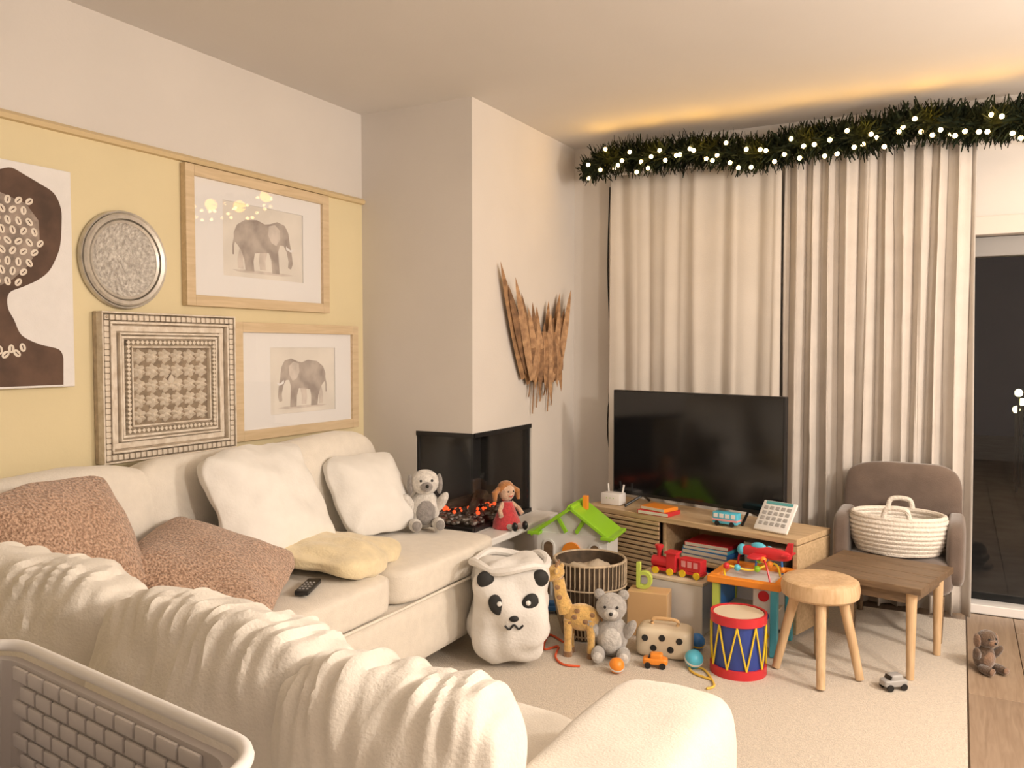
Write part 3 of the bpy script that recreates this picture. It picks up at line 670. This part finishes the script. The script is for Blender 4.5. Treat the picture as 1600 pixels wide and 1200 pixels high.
# panda bag
PW = mat('white soft fabric', (.80, .78, .75), .9, .02, 20, .25, 90, sheen=.3)
pb = thing('panda_storage_bag', 'slouchy white fabric toy bag with a panda face', 'toy bag', (-1.555, 2.87, G0+.012), 34)
bm = new(); cushion(bm, (0, 0, .205), (.31, .30, .40), 4, .1, wob=.035, ws=6, seed=61, cuts=24); obj('bag', bm, PW, pb)
bm = new(); tube(bm, smooth_path([(.15*math.cos(a*.524), .14*math.sin(a*.524), .385+.012*math.sin(a*2.1)) for a in range(13)], 3), .016, 8); obj('rolled_top', bm, PW, pb)
for s in (-1, 1):
    obj('eye_patch', sph(new(), (s*.062, -.146, .255), (.032, .012, .043), 14, R(0, s*28, 0)), M_blackm, pb)
    obj('pupil', sph(new(), (s*.055, -.158, .262), (.010, .005, .010), 10), WHT, pb)
    obj('ear', sph(new(), (s*.105, -.118, .345), (.034, .020, .034), 14), M_blackm, pb)
obj('nose', sph(new(), (0, -.160, .205), (.020, .014, .013), 12), M_blackm, pb)
bm = new(); tube(bm, smooth_path([(-.035, -.164, .180), (-.018, -.164, .166), (0, -.164, .182), (.018, -.164, .166), (.035, -.164, .180)]), .0040, 6); obj('mouth', bm, M_blackm, pb)
# ribbed wicker basket
wb = thing('ribbed_basket', 'dark round wicker basket with pale upright ribs', 'basket', (-1.395, 3.30, G0))
obj('wall', lathe(new(), [(0, .006), (.115, .006), (.150, .16), (.155, .33), (.147, .33), (.142, .16), (.108, .014), (0, .014)], n=40), M_basketd, wb)
rib = None
for k in range(48):
    a = 2*math.pi*k/48; 
    if rib is None:
        rib = obj('rib', tube(new(), [(.117, 0, .008), (.137, 0, .08), (.153, 0, .16), (.157, 0, .24), (.158, 0, .33)], .0032, 5), M_basketl, wb)
    else: share(rib, (0, 0, 0), (0, 0, a))
for z_, r_ in ((.33, .153), (.225, .158), (.02, .118)):
    bm = new(); tube(bm, [(r_*math.cos(a*math.pi/20), r_*math.sin(a*math.pi/20), z_) for a in range(41)], .006 if z_ > .3 else .004, 6, False); obj('hoop', bm, M_basketl, wb)
# plush animals
def plush_animal(label, loc, rz, m, m2, s=1., kind='bear', name='plush_toy', group=None):
    t = thing(name, label, 'soft toy', loc, rz, group); sc = s
    def q(n_, c, r_, mm=m, rot=None): return obj(n_, sph(new(), tuple(a*sc for a in c), tuple(a*sc for a in r_), 16, rot), mm, t)
    if kind in ('bear', 'dog'):
        q('body', (0, 0, .085), (.068, .058, .085)); q('belly', (0, -.035, .078), (.045, .030, .058), m2)
        h_ = q('head', (0, -.018, .205), (.062, .056, .056)); q('muzzle', (0, -.066, .192), (.028, .026, .022), m2)
        obj('nose', sph(new(), (0, -.092*sc, .198*sc), .008*sc, 8), M_black, t); eyes(t, [(s2*.024*sc, -.068*sc, .218*sc) for s2 in (-1, 1)], .006*sc)
        for s2 in (-1, 1):
            if kind == 'bear': q('ear', (s2*.048, -.008, .252), (.022, .012, .022))
            else: q('ear', (s2*.064, -.012, .195), (.014, .028, .045), m2)
            q('arm', (s2*.070, -.022, .115), (.022, .026, .055), m, R(25, s2*28, 0)); q('leg', (s2*.050, -.072, .030), (.028, .060, .028)); q('foot_pad', (s2*.050, -.128, .036), (.020, .008, .022), m2)
    return t
plush_animal('white plush dog with grey ears sitting at the sofa end by the fire', (-2.05, 3.0, .466), 42, plush('white', (.72, .69, .65)), plush('grey', (.30, .28, .27)), 1.0, 'dog')
t = plush_animal('grey plush bear sitting on the carpet against the ribbed basket', (-1.215, 3.10, G0), 20, plush('mid grey', (.42, .40, .38)), plush('pale grey', (.62, .60, .57)), 1.0, 'bear')
bm = new(); cushion(bm, (0, 0, .15), (.24, .24, .29), 3, wob=.03, ws=14, seed=71, cuts=18); fillo = obj('stuffing_cloth', bm, mat('beige cloth', (.52, .44, .34), .95, .1, 20, .4, 40), None, True, loc=(-1.395, 3.30, G0+.016)); tag(fillo, 'beige cloth packed inside the ribbed basket', 'cloth')
# giraffe plush
GM = plush('golden', (.70, .44, .14)); GB = plush('giraffe brown', (.30, .16, .07))
gf = thing('plush_giraffe', 'golden plush giraffe standing before the ribbed basket', 'soft toy', (-1.335, 3.05, G0), 12)
obj('body', sph(new(), (.01, 0, .155), (.075, .045, .055), 16), GM, gf)
for x in (-.040, .055):
    for y in (-.025, .025): 
        o = obj('leg', tube(new(), [(x, y, .0), (x, y, .06), (x*.95, y*.9, .15)], [.018, .015, .020], 10), GM, gf); obj('hoof', cyl(new(), (x, y, 0), .019, .022, 12), GB, o)
obj('neck', tube(new(), [(-.05, 0, .17), (-.075, 0, .24), (-.085, 0, .305)], [.034, .027, .024], 12), GM, gf)
hd = obj('head', sph(new(), (-.108, 0, .325), (.050, .032, .034), 16, R(0, -18, 0)), GM, gf)
obj('snout', sph(new(), (-.148, 0, .308), (.022, .024, .020), 12), plush('pale gold', (.78, .60, .36)), gf)
for s in (-1, 1):
    obj('ear', sph(new(), (-.082, s*.042, .345), (.010, .022, .012), 10), GM, gf); obj('horn', tube(new(), [(-.092, s*.012, .35), (-.088, s*.015, .378)], .006, 8), GB, gf)
eyes(gf, [(-.122, s*.030, .333) for s in (-1, 1)], .006)
for i, (x, y, z_) in enumerate(((-.01, -.043, .165), (.035, -.042, .15), (.06, -.030, .175), (-.035, -.036, .14), (-.075, -.026, .235), (-.084, -.024, .275), (.0, -.038, .19))): obj('spot', sph(new(), (x, y, z_), (.012, .006, .010), 10), GB, gf)
obj('tail', tube(new(), [(.083, 0, .17), (.105, 0, .13), (.108, 0, .10)], [.006, .005, .009], 8), GB, gf)
# doll house
dh = thing('toy_house', 'white toy house with arched windows, lime green roof and orange door', 'toy house', (-1.61, 3.66, G0), 6); dh.scale = (.88, .9, .95)
HX, HY = .40, .20
obj('walls', box(new(), (0, 0, .19), (HX, HY, .38), bev=.003), WHT, dh, False)
def arch(w_, h_, y, m, name, x, z_, d=.006):
    p_ = [(-w_/2, 0), (w_/2, 0)]+[(w_/2*math.cos(math.pi*k/10), h_-w_/2+w_/2*math.sin(math.pi*k/10)) for k in range(11)]
    return obj(name, prism(new(), [(a+x, b+z_) for a, b in p_], 'y', y-d, y), m, dh, False)
for x in (-.145, .145, .05, -.05):
    arch(.062, .095, -HY/2, WHT, 'window_frame', x, .06, .010); arch(.046, .080, -HY/2-.004, M_darkwood, 'window', x, .066, .008)
for x in (-.13, .13): arch(.070, .11, -HY/2, WHT, 'window_frame', x, .235, .010); arch(.052, .092, -HY/2-.004, M_darkwood, 'window', x, .243, .008)
arch(.105, .125, -HY/2, ORG, 'door', 0, .215, .014); obj('door_knob', sph(new(), (.03, -HY/2-.018, .275), .006, 8), YEL, dh)
obj('balcony', box(new(), (0, -HY/2-.02, .205), (.16, .05, .014), bev=.002), LIME, dh, False)
for s in (-1, 1):
    o = obj('roof_slope', box(new(), (s*.105, -.01, .445), (.285, HY+.06, .018), R(0, s*33, 0), bev=.003), LIME, dh, False)
    obj('roof_eave', box(new(), (s*.205, -.01, .378), (.07, HY+.07, .016), bev=.003), LIME, dh, False)
obj('gable', prism(new(), [(-.19, .38), (.19, .38), (0, .505)], 'y', -HY/2+.005, HY/2-.005), WHT, dh, False)
for s in (-1, 1): obj('gable_trim', box(new(), (s*.055, -HY/2-.012, .43), (.02, .014, .10), R(0, s*33, 0), bev=.002), LIME, dh, False)
obj('chimney', box(new(), (.045, .0, .525), (.028, .028, .07), bev=.002), ORG, dh, False)
# doll by the fire
dl = thing('rag_doll', 'rag doll in a red dress sitting on the hearth shelf', 'doll', (XB+.072, 3.50, FZ0-.0015), 64)
DF = plush('doll skin', (.72, .48, .34))
obj('dress', lathe(new(), [(0, .0), (.070, .0), (.066, .03), (.042, .085), (.026, .125), (0, .13)], n=24), plush('red cloth', (.58, .05, .06)), dl)
obj('head', sph(new(), (0, 0, .172), (.040, .036, .044), 16), DF, dl)
obj('hair', sph(new(), (0, .010, .185), (.045, .038, .042), 16), plush('ginger', (.48, .20, .06)), dl)
for s in (-1, 1):
    obj('pigtail', tube(new(), [(s*.040, .008, .19), (s*.066, .006, .17), (s*.070, .0, .13)], [.012, .016, .008], 8), plush('ginger', (.48, .20, .06)), dl)
    obj('arm', tube(new(), [(s*.025, 0, .118), (s*.055, -.02, .09), (s*.062, -.042, .065)], [.012, .011, .012], 8), DF, dl)
    obj('leg', tube(new(), [(s*.025, -.045, .016), (s*.028, -.075, .015), (s*.03, -.10, .02)], [.015, .014, .015], 8), plush('white', (.72, .69, .65)), dl); obj('shoe', sph(new(), (s*.03, -.108, .024), (.014, .016, .022), 10), M_black, dl)
eyes(dl, [(s*.015, -.034, .178) for s in (-1, 1)], .004)
obj('mouth', tube(new(), [(-.012, -.035, .158), (0, -.037, .153), (.012, -.035, .158)], .002, 6), RED, dl)
# activity cube
ac = thing('activity_cube', 'wooden activity cube with orange top frame and bead wires', 'activity toy', (-.745, 3.52, G0), -4)
A = .268
for x, y, m in ((-1, -1, LG), (1, -1, CYA), (-1, 1, LG), (1, 1, CYA)): obj('corner_post', box(new(), (x*(A/2-.015), y*(A/2-.015), .14), (.028, .028, .28), bev=.003), m, ac, False)
obj('base_board', box(new(), (0, 0, .018), (A-.062, A-.062, .02)), CRM, ac, False)
obj('back_board', box(new(), (0, A/2-.02, .16), (A-.064, .008, .24)), WHT, ac, False)
for c, s in (((0, -A/2, .288), (A+.03, .035, .028)), ((0, A/2, .288), (A+.03, .035, .028)), ((-A/2, 0, .288), (.035, A-.035, .028)), ((A/2, 0, .288), (.035, A-.035, .028))): obj('top_rail', box(new(), c, s, bev=.004), ORG, ac, False)
obj('top_board', box(new(), (0, 0, .279), (A-.034, A-.034, .008)), WHT, ac, False)
obj('inner_shelf', box(new(), (0, .0, .15), (A-.064, A-.10, .010)), CRM, ac, False)
obj('side_panel', box(new(), (-A/2+.02, 0, .16), (.008, A-.064, .24)), BLU, ac, False)
for i, (m, pts_) in enumerate(((YEL, [(-.095, -.08, .283), (-.09, -.08, .333), (0, -.04, .318), (.08, .02, .343), (.095, .06, .283)]), (RED, [(-.095, .09, .283), (-.08, .09, .358), (0, .05, .343), (.06, -.05, .363), (.095, -.09, .283)]), (BLU, [(-.02, .095, .283), (0, .09, .373), (.08, .09, .373), (.095, .095, .283)]))):
    sp = smooth_path(pts_, 8); o = obj('bead_wire', tube(new(), sp, .0045, 6), m, ac)
    for k, mm in ((8, RED), (12, CYA), (18, LIME), (22, ORG)):
        if k < len(sp): obj('bead', sph(new(), sp[k], .014, 12), mm, o)
obj('panel_face', box(new(), (.075, -A/2+.022, .16), (.085, .006, .24)), WHT, ac, False)
for z_, m in ((.24, RED), (.16, BLU), (.08, YEL)): obj('panel_dot', cyl(new(), (.075, -A/2+.0195, z_), .022, .006, 20, rot=R(90, 0, 0)), m, ac)
# drum
dm = thing('toy_drum', 'blue toy drum with red hoops and zigzag cords', 'drum', (-.728, 3.185, G0), 0)
obj('shell', cyl(new(), (0, 0, .02), .096, .20, 40), pl('drum blue', (.03, .06, .30)), dm)
obj('skin', cyl(new(), (0, 0, .222), .094, .006, 40), CRM, dm)
for z_ in (.0, .198): obj('hoop', lathe(new(), [(.097, z_), (.106, z_), (.106, z_+.034), (.097, z_+.034), (.097, z_)], n=44), RED, dm)
crd = None
NZ = 9
for k in range(NZ):
    a0 = 2*math.pi*k/NZ; a1 = 2*math.pi*(k+.5)/NZ; pts_ = [((.103)*math.cos(a), (.103)*math.sin(a), z_) for a, z_ in ((a0, .198), ((a0+a1)/2, .115), (a1, .034))]
    pts2 = [((.103)*math.cos(a), (.103)*math.sin(a), z_) for a, z_ in ((a1, .034), (a1+(a1-a0)/2, .115), (2*a1-a0, .198))]
    if crd is None: crd = (obj('cord', tube(new(), pts_, .0035, 6), YEL, dm), obj('cord', tube(new(), pts2, .0035, 6), YEL, dm))
    else:
        for c in crd: share(c, (0, 0, 0), (0, 0, a0))
# letter b on a block
blk = tag(obj('wooden_block', box(new(), (0, 0, .0975), (.175, .10, .195), bev=.004), TAN, None, False, loc=(-1.165, 3.42, G0), rot=(0, 0, .12)), 'tan wooden block holding up a letter', 'toy block')
lb = thing('letter_b', 'lime green toy letter b standing on the tan block', 'toy letter', (-1.19, 3.42, G0+.1955), 6)
cu = bpy.data.curves.new('letter_b', 'FONT'); cu.body = 'b'; cu.size = .16; cu.extrude = .010; cu.bevel_depth = .002; cu.align_x = 'CENTER'
tmp = bpy.data.objects.new('tmp', cu); C.objects.link(tmp); dg = bpy.context.evaluated_depsgraph_get(); me = bpy.data.meshes.new_from_object(tmp.evaluated_get(dg)); bpy.data.objects.remove(tmp)
me.transform(Matrix.Rotation(math.pi/2, 4, 'X')); zmin = min(v.co.z for v in me.vertices); me.transform(Matrix.Translation((0, 0, -zmin))); me.materials.append(LG)
o = bpy.data.objects.new('letter_form', me); C.objects.link(o); o.parent = lb
# stacked pieces on which the train stands
def toybox(name, label, cat, loc, s, m, rz=0, lidm=None):
    t = thing(name, label, cat, loc, rz)
    obj('body', box(new(), (0, 0, s[2]/2), s, bev=.004), m, t, False)
    if lidm: obj('lid', box(new(), (0, 0, s[2]+.008), (s[0]+.008, s[1]+.008, .0155), bev=.003), lidm, t, False)
    return t
toybox('toy_crate', 'white painted toy crate with pale lid behind the letter block', 'toy box', (-1.09, 3.60, G0), (.30, .17, .215), WHT, -8, CRM)
# red train on the crate
def train(label, loc, rz, engine):
    t = thing('toy_train', label, 'toy train', loc, rz)
    obj('chassis', box(new(), (0, 0, .022), (.115, .05, .014), bev=.002), RED, t, False)
    for x in (-.035, .035):
        for y in (-.028, .028): obj('wheel', cyl(new(), (x, y+.003, .016), .016, .006, 16, rot=R(90, 0, 0)), YEL, t)
    if engine:
        obj('boiler', cyl(new(), (-.058, 0, .052), .024, .075, 20, rot=R(0, 90, 0)), RED, t); obj('cab', box(new(), (.037, 0, .062), (.045, .05, .066), bev=.003), RED, t, False); obj('cab_roof', box(new(), (.037, 0, .100), (.058, .060, .010), bev=.002), RED, t, False)
        obj('funnel', lathe(new(), [(0, .07), (.009, .07), (.010, .098), (.020, .118), (.020, .125), (0, .125)], (-.030, 0, 0), 16), RED, t)
    else:
        obj('wagon_body', box(new(), (0, 0, .056), (.110, .052, .054), bev=.004), RED, t, False)
        for x in (-.03, 0, .03): obj('wagon_window', box(new(), (x, -.0265, .06), (.020, .003, .026)), PNK, t, False)
    return t
train('red toy train engine with funnel on the white crate lid', (-1.145, 3.575, G0+.2315), -8, True)
train('red toy train wagon on the white crate lid', (-1.018, 3.565, G0+.2315), -14, False)
# stacked picture books and bits in front of the stand
book('red board book on the corner of the stand top', -.16, -.105, SH+.0005, (.17, .12, .020), RED, 4); book('orange board book resting upon the red one', -.16, -.105, SH+.021, (.15, .105, .018), ORG, -5)
kp = thing('toy_keypad', 'white toy tablet with a grid of dark keys propped before the television', 'toy tablet', ST(.43, -.115, SH+.004), TA-4)
kb = obj('case', box(new(), (0, 0, .075), (.165, .014, .15), bev=.006), WHT, kp); key = None
for a in range(5):
    for b in range(4):
        pos = (-.056+a*.028, -.0075, .035+b*.026)
        if key is None: key = obj('key', box(new(), (0, 0, 0), (.020, .004, .017), bev=.002), GRY, kp, False, loc=pos)
        else: share(key, pos)
obj('display', box(new(), (0, -.007, .138), (.13, .003, .014)), TEAL, kp, False)
kp.rotation_euler.x = math.radians(-38)
# shape sorter
ss = thing('shape_sorter', 'cream rounded shape sorter box with dark round holes', 'toy', (-1.03, 3.22, G0), 8)
obj('body', cushion(new(), (0, 0, .06), (.22, .14, .12), 6, cuts=10), CRM, ss)
for x, z_ in ((-.068, .082), (0, .088), (.068, .082), (-.034, .045), (.034, .045)): obj('hole', cyl(new(), (x, -.066, z_), .013, .006, 16, rot=R(90, 0, 0)), M_blackm, ss)
obj('handle', tube(new(), smooth_path([(-.05, 0, .116), (-.045, 0, .142), (.045, 0, .142), (.05, 0, .116)]), .007, 8), TAN, ss)
# balls, cars, strings
def ball(label, loc, r, m, m2=None):
    t = thing('toy_ball', label, 'ball', loc); obj('ball', sph(new(), (0, 0, r), r, 20), m, t)
    obj('stripe', lathe(new(), [(r*.98, -r*.16), (r*1.006, -r*.12), (r*1.012, 0), (r*1.006, r*.12), (r*.98, r*.16)], (0, 0, r), 28, R(25, 20, 0)), m2 or WHT, t); return t
ball('pale blue ball with a white band by the drum', (-.885, 3.13, G0), .036, CYA); ball('blue ball with a yellow band by the shape sorter', (-.93, 3.33, G0), .034, BLU, YEL); ball('orange ball with a white band beside the grey bear', (-1.13, 2.94, G0), .030, ORG)
def car(label, loc, rz, m):
    t = thing('toy_car', label, 'toy car', loc, rz)
    obj('body', cushion(new(), (0, 0, .026), (.095, .046, .026), 6, cuts=6), m, t); obj('cabin', cushion(new(), (.004, 0, .044), (.050, .040, .026), 5, cuts=6), m, t); obj('windscreen', box(new(), (-.022, 0, .046), (.004, .034, .014), R(0, 25, 0)), M_black, t, False)
    for x in (-.028, .028):
        for y in (-.022, .022): obj('wheel', cyl(new(), (x, y+.004, .0125), .0125, .008, 14, rot=R(90, 0, 0)), M_black, t)
    return t
car('blue toy car parked on the carpet before the toy house', (-1.66, 3.48, G0), 20, BLU); car('green toy car parked on the carpet before the toy house', (-1.52, 3.50, G0), -25, LIME); car('dark grey toy car on the carpet by the small table', (-.19, 3.28, G0), 40, GRY); car('orange toy car in front of the shape sorter', (-1.02, 3.07, G0), 15, ORG)
def string(label, pts, m, r=.0045):
    o = obj('toy_string', tube(new(), smooth_path(pts, 6), r, 6), m); return tag(o, label, 'string')
zz = G0+.005
def fl_(u, v): p = px_z(u, v, zz); return (p.x, p.y, zz)
string('red-orange pull string curling on the carpet by the giraffe', [fl_(*p) for p in ((880, 1003), (858, 992), (850, 1014), (872, 1010), (868, 1026), (880, 1038), (906, 1041))], mat('red cord', (.75, .12, .04), .7))
string('yellow cord lying on the carpet in front of the drum', [fl_(*p) for p in ((1112, 1062), (1085, 1052), (1078, 1043), (1100, 1046), (1116, 1070), (1104, 1076))], mat('yellow cord', (.80, .52, .08), .7))
# red toy plane on the cube's top
tp = thing('toy_plane', 'red toy plane with cyan nose resting on the activity cube wires', 'toy plane', (-.70, 3.55, G0+.352), -12)
obj('fuselage', cushion(new(), (0, 0, .028), (.22, .045, .050), 3.2, cuts=8), RED, tp); obj('wing', cushion(new(), (-.02, 0, .020), (.060, .20, .012), 5, cuts=6), RED, tp); obj('tail_fin', prism(new(), [(.075, .03), (.11, .03), (.115, .085), (.095, .085)], 'y', -.006, .006), RED, tp, False)
obj('tail_wing', box(new(), (.095, 0, .036), (.03, .085, .008), bev=.002), RED, tp, False); obj('nose', sph(new(), (-.108, 0, .028), (.020, .022, .024), 14), CYA, tp); obj('canopy', sph(new(), (-.035, 0, .050), (.034, .018, .018), 14), CYA, tp)
# blue and white toy bus on the crate by the stand
tbz = thing('toy_bus', 'cyan toy bus with pink stripe parked on the oak stand', 'toy bus', ST(.22, -.12, SH+.0005), TA+6)
obj('body', box(new(), (0, 0, .036), (.12, .05, .052), bev=.006), CYA, tbz); obj('stripe', box(new(), (0, 0, .028), (.122, .052, .010), bev=.002), PNK, tbz, False)
for x in (-.042, -.014, .014, .042): obj('window', box(new(), (x, -.0255, .048), (.020, .002, .018)), WHT, tbz, False)
for x in (-.035, .035):
    for y in (-.022, .022): obj('wheel', cyl(new(), (x, y+.004, .012), .012, .008, 14, rot=R(90, 0, 0)), M_black, tbz)

# ------------------------------------------------------------------ stool, small table, armchair with rope basket
st = thing('round_stool', 'small round beech stool with four splayed legs', 'stool', (-.45, 3.30, G0))
obj('seat', lathe(new(), [(0, .30), (.128, .30), (.140, .31), (.143, .335), (.138, .362), (.125, .370), (.08, .366), (0, .364)], n=40), M_stool, st)
lg = None
for k, (x, y) in enumerate(((-.155, -.02), (.03, -.165), (.145, .0), (-.02, .155))):
    obj('leg', tube(new(), [(x, y, .005), (x*.78, y*.78, .16), (x*.55, y*.55, .305)], [.0155, .0175, .0195], 12), M_stool, st)
tbx = thing('small_table', 'low brown wooden plank table behind the round stool', 'table', (-.27, 3.61, G0), -14)
for k in range(4): obj('plank', box(new(), (0, -.16+k*.1065, .345), (.44, .102, .026), bev=.003), M_darkwood, tbx, False)
for y in (-.17, .17): obj('apron', box(new(), (0, y, .310), (.38, .018, .044)), M_darkwood, tbx, False)
for x in (-.175, .175):
    obj('apron', box(new(), (x, 0, .310), (.018, .30, .044)), M_darkwood, tbx, False)
    for y in (-.17, .17): obj('leg', cyl(new(), (x, y, .001), .014, .33, 14, .020), M_stool, tbx)
ch = thing('armchair', 'taupe velvet tub armchair in front of the curtain', 'armchair', (-.225, 4.06, G0), 0)
obj('seat', cushion(new(), (0, -.02, .27), (.44, .40, .16), 6, .1, cuts=10), M_chair, ch)
obj('backrest', cushion(new(), (0, .175, .48), (.50, .09, .46), 4.5, .15, cuts=16, wob=.006, axis=1), M_chair, ch)
for s in (-1, 1):
    obj('arm', cushion(new(), (s*.225, .0, .37), (.075, .36, .28), 4.5, cuts=10), M_chair, ch)
    for y in (-.17, .16): obj('leg', cyl(new(), (s*.17, y, .0), .012, .20, 12, .018), M_darkwood, ch)
rb = thing('rope_basket', 'white coiled cotton rope basket on the armchair seat', 'basket', (-.225, 3.985, .3655))
for k in range(9):
    f = .145+.028*math.sin(k/8*2.4); bm = new()
    tube(bm, [(f*1.12*math.cos(a*math.pi/18), f*.86*math.sin(a*math.pi/18), .012+k*.0185) for a in range(37)], .0112, 8, False); obj('coil', bm, M_rope, rb)
obj('base', cyl(new(), (0, 0, .002), .135, .012, 32), M_rope, rb)
for s in (-1, 1): obj('handle', tube(new(), smooth_path([(-.05, s*.135, .165), (-.035, s*.14, .205), (.035, s*.14, .205), (.05, s*.135, .165)]), .011, 8), M_rope, rb)
# brown plush and grey bits by the table
plush_animal('dark brown plush dog lying low beside the small table', (.105, 3.68, G0-.013), 40, plush('dark brown', (.10, .06, .035)), plush('mid brown', (.22, .13, .08)), .62, 'dog')
